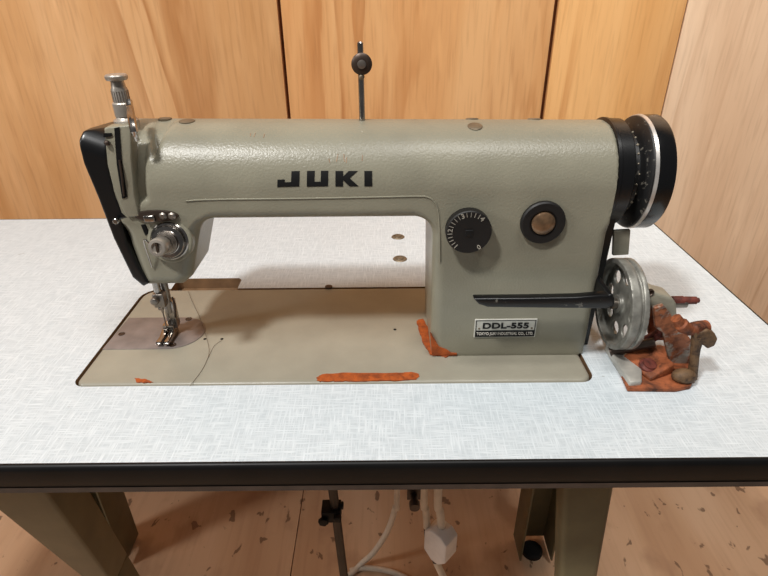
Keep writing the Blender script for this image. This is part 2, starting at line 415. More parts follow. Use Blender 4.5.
channel(.563,.632,.322,.385).build('leg', M['leg'], table, bevel=.001, seg=2)
for cx, cy in ((foot_l[0], foot_l[1]+.022), ((X0+X1)/2, -.015), (-.296,.355), (.597,.352)):
    meta(MB().lathe((cx, cy, -.75), (0,0,1), [(0,.022),(.008,.022),(.012,.018)], 24).build('foot_pad', M['rubber'], table), 'black rubber foot')
p = PY(414, 497, -.06)
mb = MB().lathe((p[0],-.072,p[2]), (0,1,0), [(0,.0005),(0,.0045),(.004,.0048),(.006,.0048),(.006,.003),(.02,.003)], 16).box((p[0]-.006,-.058,-.0268), (p[0]+.006,-.054,p[2]-.006))
meta(mb.build('bolt', M['dark_steel'], table), 'small dark bolt under the front edge')

# ================================================================== SEWING MACHINE
mach = thing('sewing_machine', 'grey-green industrial sewing machine with black handwheel, set into the white table', 'sewing machine', (.238,.089,0))
# bed
bo = rrect(0, 0, .476, .178, BED_R, 8); bi = rrect(.0025, .0025, .4735, .1755, [max(.002, r-.0025) for r in BED_R], 8)
mb = MB(); n = len(bo)
def inset(d): return rrect(d, d, .476-d, .178-d, [max(.001, r-d) for r in BED_R], 8)
vs = []; levels = [(0,-.012),(0,-.0030),(.0005,-.0014),(.0014,-.0003),(.0026,.0003),(.0042,.0006)]
for d, z in levels: vs += [(x, y, z) for x, y in inset(d)]
fs = [(j*n+i, j*n+(i+1) % n, (j+1)*n+(i+1) % n, (j+1)*n+i) for j in range(len(levels)-1) for i in range(n)]
fs += [tuple(range(n))[::-1], tuple(range((len(levels)-1)*n, len(levels)*n))]
bed = mb.add(vs, fs).build('bed', M['bed'], mach); meta(bed, 'flat beige bed plate')
# slide and needle plate
cyp, ry = .0845, .0295
pts = [(.0016,.055),(.066,.055)]+[(.066+.030*math.sin(a), cyp-ry*math.cos(a)) for a in np.linspace(.1, math.pi-.1, 18)]+[(.066,.114),(.0045,.114)]
np_ = MB().prism(pts, 2, .0002, .0013).build('needle_plate', M['plate'], bed, bevel=.0004, seg=2); meta(np_, 'worn purplish steel slide plate')
for px, py, r in ((122,335,.0034), (189,320,.0036), (173,346,.0036)):
    p = PZ(px, py); MB().lathe((p[0], p[1], .001), (0,0,1), [(0,r),(.0006,r),(.0007,r*.8),(.0004,r*.7),(.0004,.0001)], 18).build('plate_screw', M['dark_steel'], bed)
for px, py in ((205,339.5), (222,339.5), (395,330)):
    p = PZ(px, py); MB().lathe((p[0], p[1], .0003), (0,0,1), [(0,.0016),(.0005,.0016),(.0005,.0001)], 12).build('pin_hole', M['void'], bed)
p = PZ(329, 287); MB().lathe((p[0], p[1]-.002, .0006), (0,0,1), [(0,.0045),(.0015,.0045),(.0025,.002)], 16).build('hinge_pin', M['dark_steel'], bed)
# rust patches: irregular raised crusts
def blob(poly, z0, z1, jit=.0006, sub=7):
    out = []
    for i in range(len(poly)):
        a, b = np.array(poly[i]), np.array(poly[(i+1) % len(poly)])
        for k in range(sub): out.append(tuple(a+(b-a)*k/sub+np.array([random.uniform(-jit, jit), random.uniform(-jit, jit)*.7])))
    return MB().prism(out, 2, z0, z1)
def bedpoly(pts): return [PZ(a, b)[:2] for a, b in pts]
for poly in ([(317,378),(323,375),(345,373.5),(390,374),(412,373),(418,374.5),(420,377),(416,380),(400,382.5),(360,382.8),(335,382.8),(320,382.5),(317,381)],
             [(135,379),(146,380),(153,383),(145,384),(137,383)]):
    blob([(x, max(y, .0018)) for x, y in bedpoly(poly)], .0002, .0012).build('rust_patch', M['rust'], bed, bevel=.0003, seg=1)
smear = blob(bedpoly([(416.5,322),(423,320),(431,333),(438,343),(447,349),(457,352),(457,356),(450,355.5),(447,358.5),(439,356.5),(431,356),(425,347),(420,335)]), .0002, .0022, .0008, 5)
smear.prism(XZ([(430.5,336),(435,341),(439,347),(447,350),(451,353),(457,353.5),(457,355.5),(432,355.5)], .038), 1, .0378, .046)
smear.build('rust_patch', M['rust'], bed, bevel=.0005, seg=2)

# arm, column and head: one casting
YF, YB = .039, .137
YC, YH = (YF+YB)/2, (YB-YF)/2
ABOT, RT = .1448, .0465
def ATOP(x): return .2163+(.238-x)*.0115
COL = [(.3312,-.014),(.4825,-.014),(.4800,.160),(.480,.178),(.3265,.178)]
HEAD = [(.0545,.205),(.0660,.0840),(.069,.0795),(.101,.0800),(.110,.0875),(.121,.122),(.132,.152),(.134,.205)]
REC = XZ([(126,104),(136,104),(138,135),(143,165),(147,197),(136,206),(130,185)], .042)
HOL = XZ([(138,129),(156,124),(157,132),(153,157),(146,148)], .046)
def rbox(x, y, z, rb=.009, grow=0.):
    "arm cross-section: flat front and back, wide round top, small lower radius"
    top = ATOP(x)
    a, b = np.abs(y-YC)-YH+rb, (ABOT+rb)-z
    low = np.minimum(np.maximum(a, b), 0)+np.sqrt(np.maximum(a, 0)**2+np.maximum(b, 0)**2)-rb
    k = (YH-RT)                                      # narrow flat crown
    up = np.sqrt(np.maximum(np.abs(y-YC)-k, 0)**2+np.maximum(z-(top-RT), 0)**2)-RT
    return np.where(z > top-RT, up, low)-grow
def casting(x, y, z):
    arm = np.maximum(rbox(x, y, z), np.maximum(x-.4785, .066-x))
    c = extr(poly2(x, z, COL), np.abs(y-YC)-YH, .010)
    hd = extr(poly2(x, z, HEAD), np.abs(y-(YF+.036))-.036, .012)
    d = smin(arm, c, .020); d = smin(d, hd, .014)
    d = np.maximum(d, np.maximum(YF-y, y-YB))
    d = np.maximum(d, np.where(z > ATOP(x)-RT, rbox(x, y, z), -1.))
    d = np.maximum(d, np.maximum(x-.4785-np.clip((.15-z)/.15, 0, 1)*.0015, .0008-z))
    bow = np.where(z > ATOP(x)-RT, YC-np.sqrt(np.maximum(RT*RT-np.maximum(z-ATOP(x)+RT, 0)**2, 0))-.0025, YF)
    d = smax(d, -np.maximum(poly2(x, z, REC), y-bow-.0060), .005)
    return smax(d, -np.maximum(poly2(x, z, HOL), y-bow-.0120), .004)
def yfront(x, z): return YF if z < ATOP(x)-RT else YC-(YH-RT)-math.sqrt(max(0, RT*RT-(z-ATOP(x)+RT)**2))
cast = sdf_obj('arm_casting', casting, (.045,.032,-.003), (.486,.143,.2255), .0017, M['paint'], mach)
meta(cast, 'grey-green arm, column and head casting')
# thin seam along the lower front edge of the arm
bd = [PY(a, b, YF) for a, b in ((186,201),(214,199.5),(300,198.5),(380,197),(418,196.3),(428,197.3),(434.5,202),(438,211),(439.5,230),(440,262))]
MB().tube(spline([(x, yfront(x, z)-.0001, z) for x, y, z in bd], 6), .0007, 8).build('edge_bead', M['paint'], cast)

# black faceplate at the needle end
FY = .036
face_poly = [(76,142),(77.5,131),(82,123),(91,117),(104,112),(124,108),(123,125),(104,127),(103,135),(107,168),(113,192),(121,214),(127,219),(119,221),(125,243),(136,266),(148,285),(142,288),(131,279),(112,240),(96,198),(82,165)]
FP = XZ(face_poly, FY)
def facefn(x, y, z):
    d = extr(poly2(x, z, FP), np.abs(y-.072)-.036, .0030)
    q = np.maximum(.058-y, 0)**2+np.maximum(z-.2005-.4*np.maximum(.0575-x, -.01), 0)**2
    cap = np.maximum(np.sqrt(q)-.0195, z-.2195+.10*np.maximum(y-.055, 0))
    return smax(d, cap, .002)
fp = sdf_obj('faceplate', facefn, (.034,.03,.07), (.088,.115,.228), .0013, M['black'], mach); meta(fp, 'black curved faceplate')
a, b = PY(114,223,.034), PY(116,221,.034)
MB().lathe(b, (0,-1,0), [(-.002,.0026),(.001,.0026),(.0018,.0018),(.0018,.0001)], 14).build('screw', M['chrome'], fp)
# top slope of the faceplate running back to the knob
t0 = PY(88,124,.040); t1 = PY(128,117,.075)
# grey take-up guard with its slot
GP = XZ([(103.5,128),(122,126),(131,125),(131,160),(134,195),(139,217),(127,218),(120,206),(112,185),(107,165)], FY)
guard = MB().prism(GP, 1, .0365, .050).build('take_up_guard', M['paint'], mach, bevel=.0012)
SL = XZ([(114.5,128),(119.5,127),(122,160),(127.5,197),(122.5,198.5),(117,164)], .0365)
MB().prism(SL, 1, .0358, .0385).build('take_up_slot', M['void'], guard)
SL = XZ([(104,137),(112,136),(112,133),(104,133)], .0365)
MB().prism(SL, 1, .0355, .0385).build('guard_notch', M['void'], guard)
p = PY(107,143,.035); MB().ball(p, .0022).build('screw', M['dark_steel'], guard)
mb = MB().tube([PY(124,196,.0355), PY(122,178,.034), PY(119.5,160,.0355)], .0009, 8); mb.build('take_up_lever', M['dark_steel'], mach)
# presser regulating screw on top of the head
bx, by = .0715, .072
kn = MB().lathe((bx,by,.212), (0,0,1), [(0,.0100),(.010,.0100),(.0115,.008),(.013,.0072),(.0135,.0078),(.0235,.0078),(.0245,.0070)], 6*4).build('regulator_nut', M['nickel'], mach)
kb = MB().lathe((bx,by,.2355), (0,0,1), [(0,.0055),(.0010,.0064),(.011,.0064),(.0125,.0056),(.0180,.0050),(.0180,.0080),(.0190,.0087),(.0212,.0087),(.0222,.0078),(.0224,.0001)], 32).build('regulator_knob', M['nickel'], mach); meta(kb, 'knurled chrome pressure knob')
mb = MB()
for i in range(20):
    a = 2*math.pi*i/20; mb.box((bx+.0062*math.cos(a)-.0003, by+.0062*math.sin(a)-.0003, .237), (bx+.0062*math.cos(a)+.0003+.0002, by+.0062*math.sin(a)+.0003, .2455))
mb.build('knurling', M['steel'], kb)
# bent chrome thread guide in front of the knob
g = [PY(129,101,.062), PY(130,110,.055), PY(132,120,.040), PY(134.5,132,.0335), PY(137,140,.0360)]
MB().tube(spline(g, 6), [.0026]*6+[.0030]*13+[.002]*6, 10).build('thread_guide', M['chrome'], mach)
g = [PY(136,121,.055), PY(147,124,.047), PY(152,128,.0425)]
# oval opening with thread guide above the tension
ov = [(.5*math.cos(a), math.sin(a)) for a in np.linspace(0, 2*math.pi, 25)[:-1]]
cx, cz = XZ([(157,215.5)], YF)[0]
og = MB().prism([(cx+.0185*math.cos(a), cz+.0052*math.sin(a)) for a in np.linspace(0, 2*math.pi, 33)[:-1]], 1, YF-.0022, YF+.003).build('guide_plate', M['dark_steel'], mach, bevel=.0008, seg=2)
p = PY(151,217,YF); MB().box((p[0]-.0045, YF-.005, p[2]-.003), (p[0]+.0045, YF-.001, p[2]+.003)).build('thread_clip', M['chrome'], og, bevel=.0008)
for px in (164, 173):
    p = PY(px, 215, YF); MB().lathe((p[0], YF-.001, p[2]), (0,-1,0), [(0,.0032),(.002,.0032),(.0032,.002),(.0032,.0001)], 16).build('screw', M['steel'], og)
p = PY(142,222,YF); 
# thread tension
c0 = Vector((.1010, YF, .1270)); ax = Vector((0,-1,.22)).normalized()
ten = MB().lathe(c0+ax*-.004, ax, [(0,.0195),(.006,.0195),(.0072,.0185),(.0075,.0165)], 44).build('tension_plate', M['paint'], mach)
MB().lathe(c0+ax*.0025, ax, [(0,.0155),(.001,.0165),(.002,.0155),(.0024,.0118),(.0034,.0115),(.0040,.0135),(.0050,.0142),(.0060,.0135),(.0065,.0105),(.0070,.0100)], 44).build('tension_disc', M['chrome'], ten)
sp = []
for i in range(97):
    a = i/96*4*2*math.pi; r = .0090-.0020*i/96; q = c0+ax*(.0085+.010*i/96); u = Vector((1,0,0)); w = ax.cross(u); sp.append(q+(u*math.cos(a)+w*math.sin(a))*r)
MB().tube(sp, .0008, 6).build('tension_spring', M['steel'], ten)
tk = MB().lathe(c0+ax*.009, ax, [(0,.0045),(.010,.0045),(.0105,.0070),(.0115,.0076),(.0205,.0076),(.0220,.0066),(.0222,.0045),(.0205,.0040),(.0205,.0001)], 36).build('tension_nut', M['nickel'], ten)
q = c0+ax*.030; MB().box((q.x-.0008, q.y-.0012, q.z-.0038), (q.x+.0008, q.y+.003, q.z+.0038)).build('nut_slot', M['dark_steel'], ten)
MB().tube(spline([PY(152,250,.030), PY(147,241,.028), PY(144,241,.030), PY(147,252,.033), PY(152,267,.0375)], 6), .0008, 8).build('check_spring', M['chrome'], ten)
SL = XZ([(141,225),(145,224.5),(149,234),(145.5,235.5)], .038); MB().prism(SL, 1, .0376, .0405).build('guide_slot', M['void'], cast)

# presser bar, needle bar, foot
pb = MB().lathe((.0665,.082,.028), (0,0,1), [(0,.0035),(.06,.0035)], 20).build('presser_bar', M['steel'], mach)
nb = MB().lathe((.0615,.0757,.040), (0,0,1), [(0,.0036),(.048,.0036)], 20).build('needle_bar', M['chrome'], mach)
MB().lathe((.0615,.0757,.001), (0,0,1), [(0,.0002),(.006,.0006),(.03,.0007),(.031,.0012),(.044,.0012)], 10).build('needle', M['chrome'], nb)
MB().box((.0570,.070,.040), (.0680,.080,.055)).lathe((.0600,.070,.049), (0,-1,0), [(0,.004),(.004,.0042),(.0052,.003),(.0052,.0001)], 16).build('needle_clamp', M['steel'], nb, bevel=.001)
mb = MB()
side = [(.086,.036),(.078,.036),(.0765,.024),(.0715,.012),(.0650,.0075),(.0560,.0065),(.0555,.0035),(.0650,.0020),(.0830,.0020),(.0850,.010)]
mb.prism([(.080,.041),(.089,.041),(.089,.012),(.0865,.0095),(.080,.0095)], 0, .0615, .0712)
for x0 in (.0555, .0635): mb.prism([(.0560,.0060),(.0590,.0075),(.0680,.0068),(.0800,.0105),(.0870,.0100),(.0870,.0018),(.0640,.0018),(.0575,.0040)], 0, x0, x0+.0052)
mb.box((.0570,.0760,.0095), (.0682,.0860,.0150)); mb.lathe((.0605,.082,.034), (-1,0,0), [(0,.0035),(.004,.0038),(.005,.003),(.005,.0001)], 16)
meta(mb.build('presser_foot', M['chrome'], pb, bevel=.0008, seg=2), 'chrome two-toed presser foot')
MB().tube(spline([(.072,.081,.046),(.0745,.077,.038),(.0735,.076,.030),(.072,.078,.024)], 5), .0010, 8).build('thread_hook', M['dark_steel'], pb)

# JUKI lettering
Lp = lambda pts: XZ(pts, YF)
J = [[(291,172.2),(299.2,172),(299.2,186.4),(277.3,187),(277.3,180),(284.5,179.8),(284.5,182.5),(291,182.3)]]
U = [[(306.6,172),(314.4,171.8),(314.4,182),(320.6,181.8),(320.6,171.8),(328,171.8),(328,186.2),(306.8,186.6)]]
Kk = [[(335.2,172),(343,172),(343,177),(348.5,172),(357.5,172),(349.5,178.6),(358.5,186.2),(349.5,186.3),(343,180.4),(343,186.4),(335.4,186.4)]]
I = [[(364.2,172),(372,172),(372.3,186.2),(364.5,186.3)]]
mb = None
bm = bmesh.new(); off = world_loc(mach)
for p in J+U+Kk+I:
    P2 = Lp(p); bm.faces.new([bm.verts.new((x, 0, z)) for x, z in P2])
for zz in np.arange(.168, .195, .0012):
    bmesh.ops.bisect_plane(bm, geom=bm.verts[:]+bm.edges[:]+bm.faces[:], plane_co=(0,0,zz), plane_no=(0,0,1))
ex = bmesh.ops.extrude_face_region(bm, geom=bm.faces[:])
back = {v for v in ex['geom'] if isinstance(v, bmesh.types.BMVert)}
for v in bm.verts: v.co.y = yfront(v.co.x, v.co.z)+(.001 if v in back else -.0004)
for v in bm.verts: v.co -= off
bmesh.ops.recalc_face_normals(bm, faces=bm.faces)
me = bpy.data.meshes.new('lettering'); bm.to_mesh(me); bm.free(); me.materials.append(M['ink'])
lt = bpy.data.objects.new('lettering', me); C.objects.link(lt); lt.parent = mach; meta(lt, 'bold black JUKI lettering')
# faint worn reddish marks above it
SCUFF = mat_plain('scuffed_primer', (146,118,92), .6)
for px, py, q in ((328,161,2), (337,158,4), (343,158,4), (346,160,3), (362,158,3), (243,135,1.5), (248,135,2), (258,136,2)):
    a, b = PY(px, py-q, .0395), PY(px+random.uniform(-1.5,1.5), py+q, .0395)
    zt = np.arange(.165, .2150, .0003); yy_ = [PROJ((a[0], yfront(a[0], z), z))[1] for z in zt]
    zs = np.linspace(zt[int(np.argmin(np.abs(np.array(yy_)-(py-q))))], zt[int(np.argmin(np.abs(np.array(yy_)-(py+q))))], 5)
    MB().tube([(a[0]+(b[0]-a[0])*k/4, yfront(a[0], z)+.0001, z) for k, z in enumerate(zs)], .0004, 6).build('scratch_mark', SCUFF, cast)

RX = Matrix.Rotation(math.pi/2, 3, 'X')
# stitch length dial
dc = (.3565,.1370)
dial = MB().lathe((dc[0], YF, dc[1]), (0,-1,0), [(-.002,.0175),(.004,.0175),(.0042,.0192),(.0120,.0192),(.0130,.0184),(.0132,.0001)], 64).build('stitch_dial', M['dial'], mach)
meta(dial, 'black stitch length dial with pale numbers')
parts = []; mb = MB(); yf = YF-.0134
def polar(r, deg): a = math.radians(deg); return dc[0]+r*math.cos(a), dc[1]+r*math.sin(a)
def tick(deg, r0, r1, w=.00022):
    a = math.radians(deg); u = np.array([math.cos(a), math.sin(a)]); v = np.array([-u[1], u[0]]); c = np.array(dc)
    mb.prism([tuple(c+u*r0+v*w), tuple(c+u*r0-v*w), tuple(c+u*r1-v*w), tuple(c+u*r1+v*w)], 1, yf, yf+.0004)
num = [(305,'0'), (230,'1'), (172,'2'), (112,'3'), (50,'4')]
for deg, s in num:
    x, z = polar(.0158, deg); parts.append(text_mesh('n', s, .0058, M['dim'], dial, (x, yf+.0001, z), Matrix.Rotation(math.radians(90-deg), 3, 'Y')@RX, bold=.0001))
for a0, a1 in ((230,172), (172,112), (112,50)):
    for k in range(1, 5): tick(a0+(a1-a0)*k/5, .0140, .0180)
mk = mb.build('dial_ticks', M['dim'], dial, smooth=0)
joined('dial_numbers', parts, M['dim'], dial)
MB().box((dc[0]-.0032, YF-.0142, dc[1]-.0028), (dc[0]+.0032, YF-.0130, dc[1]+.0028)).build('dial_screw', M['ink'], dial, bevel=.0004)
p = PY(484,212,YF); 
# oil sight window
oc = (.4205,.1410)
ow = MB().lathe((oc[0], YF, oc[1]), (0,-1,0), [(-.002,.0190),(.0030,.0190),(.0042,.0178),(.0042,.0118),(.0030,.0104),(.0030,.0001)], 56).build('oil_window', M['dial'], mach); meta(ow, 'black ring around an amber oil window')
MB().lathe((oc[0], YF-.003, oc[1]), (0,-1,0), [(0,.0100),(.0018,.0098),(.0030,.0084),(.0036,.0050),(.0038,.0001)], 40).build('window_lens', M['amber'], ow)

# model plate
a, b, c = PY(475,319.5,YF-.001), PY(537.5,320.5,YF-.001), PY(475,337.5,YF-.001)
x0, x1, z1, z0 = a[0], b[0], a[2], c[2]
lab = MB().box((x0,YF-.0013,z0), (x1,YF+.001,z1)).build('model_plate', M['label'], mach, bevel=.0004, seg=1); meta(lab, 'silver model plate reading DDL-555')
zb = z0+(z1-z0)*.40
MB().box((x0+.0012,YF-.0016,z0+.0010), (x1-.0012,YF-.0010,zb)).build('plate_strip', M['ink'], lab)
mb = MB(); w = .0005
for q in ((x0+.0012, z1-.0014, x1-.0012, z1-.0009), (x0+.0012, z0+.001, x0+.0019, z1-.0009), (x1-.0019, z0+.001, x1-.0012, z1-.0009)):
    mb.box((q[0],YF-.0016,q[1]), (q[2],YF-.0010,q[3]))
mb.build('plate_border', M['ink'], lab)
t1 = text_mesh('t', 'DDL-555', .0086, M['ink'], lab, ((x0+x1)/2, YF-.0016, zb+.0050), RX, sx=1.32, bold=.00028, spacing=1.03)
joined('model_number', [t1], M['ink'], lab)
t2 = text_mesh('t', 'TOKYO JUKI INDUSTRIAL CO., LTD.', .0042, M['white'], lab, ((x0+x1)/2, YF-.0018, (z0+.001+zb)/2), RX, sx=.80, bold=.00004)
joined('maker_name', [t2], M['white'], lab)
for x in (x0+.0045, x1-.0045): MB().lathe((x, YF-.0012, zb+.0022), (0,-1,0), [(0,.0011),(.0006,.0009),(.0007,.0001)], 10).build('plate_rivet', M['screw'], lab)

# reverse feed lever
y = .016
bar = [PY(a, b, y) for a, b in ((472.5,296.3),(520,296),(575,295),(606,292.5),(613,295),(613,303),(606,306.5),(575,306),(520,305.5),(487,305),(478,302))]
mb = MB().prism([(p[0], p[2]) for p in bar], 1, y-.0045, y+.0045)
e = PY(610,299,y); mb.prism([(y-.004, e[2]-.0065), (.075, e[2]-.0065), (.075, e[2]+.0065), (y-.004, e[2]+.0065)], 0, e[0]-.0045, e[0]+.0010)
meta(mb.build('feed_lever', M['lever'], mach, bevel=.0018), 'worn black reverse feed lever')

# handwheel end
WC = (.0885, .1680)                                    # axis y, z
ec = MB().lathe((.4780, WC[0]-.0005, WC[1]), (1,0,0), [(0,.0462),(.0010,.0484),(.0035,.0484),(.0042,.0476),(.0145,.0472),(.0156,.0460),(.0160,.0420)], 72)
ec.prism([(.056,.001),(.134,.001),(.134,.14),(.052,.14)], 0, .4825, .4890)
meta(ec.build('end_cover', M['black'], mach, smooth=40), 'black end cover behind the handwheel')
p0 = [PY(a, b, .062) for a, b in ((613,230),(630,229),(628,254),(612,255))]
MB().prism([(p[0], p[2]) for p in p0], 1, .060, .064).build('cover_bracket', M['casting'], mach, bevel=.001)
hw = MB().lathe((.4915, *WC), (1,0,0), [(0,.034),(.001,.0415),(.0030,.0430),(.0050,.0405),(.0062,.0375),(.0095,.0378),(.0120,.0420),(.0135,.0462),(.0155,.0490),(.0170,.0494)], 80, caps=True).build('handwheel_pulley', M['dirty'], mach); meta(hw, 'dirty grooved pulley of the handwheel')
rim = MB().lathe((.5080, *WC), (1,0,0), [(0,.0480),(.0004,.0500),(.0030,.0506),(.0034,.0495)], 80).build('handwheel_ring', M['ring'], hw); meta(rim, 'bright chrome ring')
hr = MB().lathe((.5110, *WC), (1,0,0), [(0,.0485),(.0006,.0502),(.0130,.0502),(.0150,.0488),(.0156,.0450),(.0130,.0400),(.0110,.0200),(.0150,.0180),(.0150,.0001)], 80).build('handwheel_rim', M['wheel_black'], hw); meta(hr, 'glossy black handwheel rim')
LINT = mat_plain('pale_lint', (150,140,122), .8)
for a in np.arange(100, 262, 13):
    r = math.radians(a); ww = random.uniform(.8, 1.6)
    MB().ball((.4990+.002*random.random(), WC[0]+.0380*math.cos(r), WC[1]+.0380*math.sin(r)), .0008*ww, 8).build('lint_fleck', LINT, hw)

# oil caps and screws along the top
for px, py, r in ((187,121.5,.0068), (165,119,.0058), (475,126.5,.0064), (472,118.7,.0058), (534,118.8,.006)):
    best = None
    for yy in np.arange(.045, .125, .001):
        X = PY(px, py, yy)[0]
        if not .08 < X < .47: continue
        for _ in range(2):
            zz = ATOP(X)-RT+math.sqrt(max(0, RT*RT-max(0, abs(yy-YC)-(YH-RT))**2)); u = PROJ((X, yy, zz)); X += (px-u[0])*.0009
        e_ = abs(u[1]-py)+(.02 if yy > YC else 0)
        if best is None or e_ < best[0]: best = (e_, X, yy, zz)
    _, X, yy, zz = best; sl = max(0, abs(yy-YC)-(YH-RT))*(1 if yy > YC else -1); ax_ = Vector((0, sl, math.sqrt(RT*RT-sl*sl))).normalized()
    MB().lathe(Vector((X, yy, zz))-ax_*.003, ax_, [(0,r),(.0034,r),(.0040,r*.85),(.0042,r*.2),(.0042,.0001)], 24).build('oil_cap', M['screw'], mach)
# thread guide pin on the arm
tp = MB().lathe((.2675,.090,.214), (0,0,1), [(0,.0026),(.0635,.0026),(.0645,.0018)], 16).build('thread_post', M['chrome'], mach)
pd = MB().lathe((.2685,.0868,.262), (0,-1,0), [(-.004,.003),(0,.0084),(.0016,.0086),(.0030,.0070),(.0034,.0040)], 32).build('post_disc', M['dark_steel'], tp); meta(pd, 'dark round tension disc')
MB().lathe((.2685,.0838,.262), (0,-1,0), [(0,.0036),(.0018,.0034),(.0022,.0020),(.0022,.0001)], 18).build('disc_nut', M['steel'], tp)
MB().ball((.2680,.0865,.2520), .0026).build('thread_eyelet', M['screw'], tp)

# ================================================================== BOBBIN WINDER
win = thing('bobbin_winder', 'rusty bobbin winder with spoked grey pulley, clamped on the table beside the handwheel', 'bobbin winder', (.54,.04,0))
BC = (.043, .0565)
WX = .4980
def wheel(x, y, z):
    yy, zz = y-BC[0], z-BC[1]; r = np.sqrt(yy*yy+zz*zz); xx = x-WX
    rim_ = np.maximum(np.maximum(r-.0428, -xx), xx-.0150)
    gro = np.maximum(np.abs(xx-.0095)-.0012, (.0406-r)); rim_ = smax(rim_, -gro, .001)
    rim_ = np.maximum(rim_, .0380-r)
    web = np.maximum(np.maximum(r-.0390, .0080-xx), xx-.0105)
    a = np.arctan2(zz, yy); k = np.round(a/(math.pi/4)); a2 = a-k*math.pi/4
    hx, hy = r*np.cos(a2)-.0265, r*np.sin(a2); holes = np.sqrt(hx*hx+(hy*.9)**2)-.0062
    web = np.maximum(web, -holes)
    hub = np.maximum(np.maximum(r-.0085, .004-xx), xx-.016)
    return smin(smin(rim_, web, .003), hub, .003)
bw = sdf_obj('winder_pulley', wheel, (WX-.003, BC[0]-.054, BC[1]-.054), (WX+.024, BC[0]+.054, BC[1]+.054), .0011, M['alu'], win); meta(bw, 'grey metal pulley with round holes')
MB().lathe((WX-.001, *BC), (1,0,0), [(0,.003),(0,.005),(.006,.005),(.07,.0045)], 20).build('axle', M['steel'], win)
by = BC[0]
br = MB().prism(XZ([(640,292),(652,290),(660,294),(672,297),(676,303),(677,318),(675,323),(669,322),(664,309),(648,306),(640,306)], by-.008), 1, by-.010, by+.012).build('winder_bracket', M['casting'], win, bevel=.003)
p = PY(650,293,by-.01); MB().lathe((p[0], by-.009, p[2]+.0005), (0,-1,0), [(0,.0036),(.0016,.0036),(.0022,.0026),(.0014,.002),(.0014,.0001)], 18).build('screw', M['dark_steel'], br)
a = PY(674,300.5,by)
sp = MB().lathe((a[0]-.002, by, a[2]), (1,0,0), [(0,.0042),(.010,.0042),(.0102,.0036),(.0125,.0036),(.0125,.0038),(.0225,.0036),(.0235,.0024),(.0250,.0024),(.0258,.0012)], 20).build('spindle', M['rust_dark'], win); meta(sp, 'dark red rusted spindle')
# clamp base
bp = [PZ(a, b, .004)[:2] for a, b in ((610,349),(660,345),(688,352),(698,369),(691,386),(676,389),(628,388.5))]
base = MB().prism(bp, 2, .0002, .0045).build('base_plate', M['rust_base'], win, bevel=.001, seg=2); meta(base, 'orange rusted base plate')
s0 = [PZ(a, b, .0)[:2] for a, b in ((604,351),(612,348),(640,376),(640,389),(628,390))]
strip = MB().prism(s0, 2, .0006, .0090).build('base_strip', M['pale'], win, bevel=.0015); meta(strip, 'bare grey metal edge strip')
# folded rusty side plates
q = XZ([(652,306),(662,303),(669,312),(692,341),(696,354),(691,364),(680,369),(669,362),(665,348),(661,331),(654,326)], by-.02)
sd = MB().prism(q, 1, by-.024, by-.019).build('side_plate', M['rusty'], win, bevel=.0012); meta(sd, 'sloping rust-orange side plate')
q = XZ([(648,308),(656,305),(674,328),(668,340),(654,340),(648,334)], by+.005)
MB().prism(q, 1, by+.004, by+.008).build('side_plate', M['rusty'], win, bevel=.001)
# slanting cross shaft and lever inside
MB().tube([PY(646,341,by-.012), PY(660,333,by-.014), PY(664,322,by-.016)], [.0050,.0045,.003], 10).build('stop_lever', M['rust_dark'], win)
MB().tube([PY(610,352,by-.01), PY(655,342,by-.02)], .0045, 12).build('cross_shaft', M['dark_steel'], win)
mb = MB().hexa([PZ(622,360,.004), PZ(645,352,.004), PZ(672,374,.004), PZ(650,382,.004)], [tuple(np.array(PZ(x, y, .004))+np.array([0,0,h])) for x, y, h in ((622,360,.006),(645,352,.014),(672,374,.012),(650,382,.004))])
mb.build('clamp_block', M['rust_base'], win, bevel=.0015)
mb = MB().lathe(np.array(PZ(646,369,.006)), (.1,-.3,1), [(0,.008),(.006,.008),(.0075,.006),(.009,.006),(.009,.0001)], 20); mb.build('clamp_nut', M['rust_dark'], win)
mb = MB().ball(tuple(np.array(PZ(684,376,.0095))), .0085, 18, (1.3,.9,.8)); mb.build('lug', M['brown'], win)
# adjusting screw with wing
f0 = np.array(PZ(692,378,.0035)); t0 = np.array(PY(697,336,f0[1]))
st = MB().tube([f0, f0+(t0-f0)*.5, t0], [.0045,.004,.0045], 12).build('adjusting_screw', M['brown'], win); meta(st, 'brown corroded stem')
wy = t0[1]
wg = MB().prism(XZ([(692,330),(700,330),(706,328),(713,331),(716,337),(713,344),(706,347),(701,343),(698,352),(692,350)], wy), 1, wy-.0035, wy+.0035).build('wing_head', M['brown'], win, bevel=.0015)
kn = MB().tube(spline([PY(676,318,wy), PY(681,324,wy), PY(688,330,wy), PY(697,328,wy+.004), PY(706,327,wy+.006)], 6), [.0045]*6+[.006]*4+[.0048]*5+[.0062]*10, 14).build('tension_post', M['rust_base'], win); meta(kn, 'dark red lumpy rusted post')

# ================================================================== UNDER THE TABLE
rod = thing('treadle_rod', 'dark vertical treadle rod with a black clamp, hanging under the table', 'rod', (.215,.15,-.75))
a, b = np.array(PY(333,491,.15)), np.array(PY(344,576,.15)); d = (b-a)/(a[2]-b[2])
p_top = a+d*(a[2]+.0268); p_bot = a+d*(a[2]+.749)
MB().tube([p_top, p_bot], .0068, 14).build('shaft', M['rod'], rod)
c = np.array(PY(333,511,.15))
mb = MB().box(c+[-.016,-.012,-.011], c+[.012,.012,.011]).lathe(c+[.010,0,.012], (1,0,0), [(0,.006),(.006,.006)], 6).lathe(c+[-.013,-.012,-.004], (0,-1,0), [(0,.008),(.006,.008)], 6).lathe(c+[.008,-.012,.004], (0,-1,0), [(0,.006),(.007,.006)], 6)
mb.build('clamp', M['rubber'], rod, bevel=.0012)

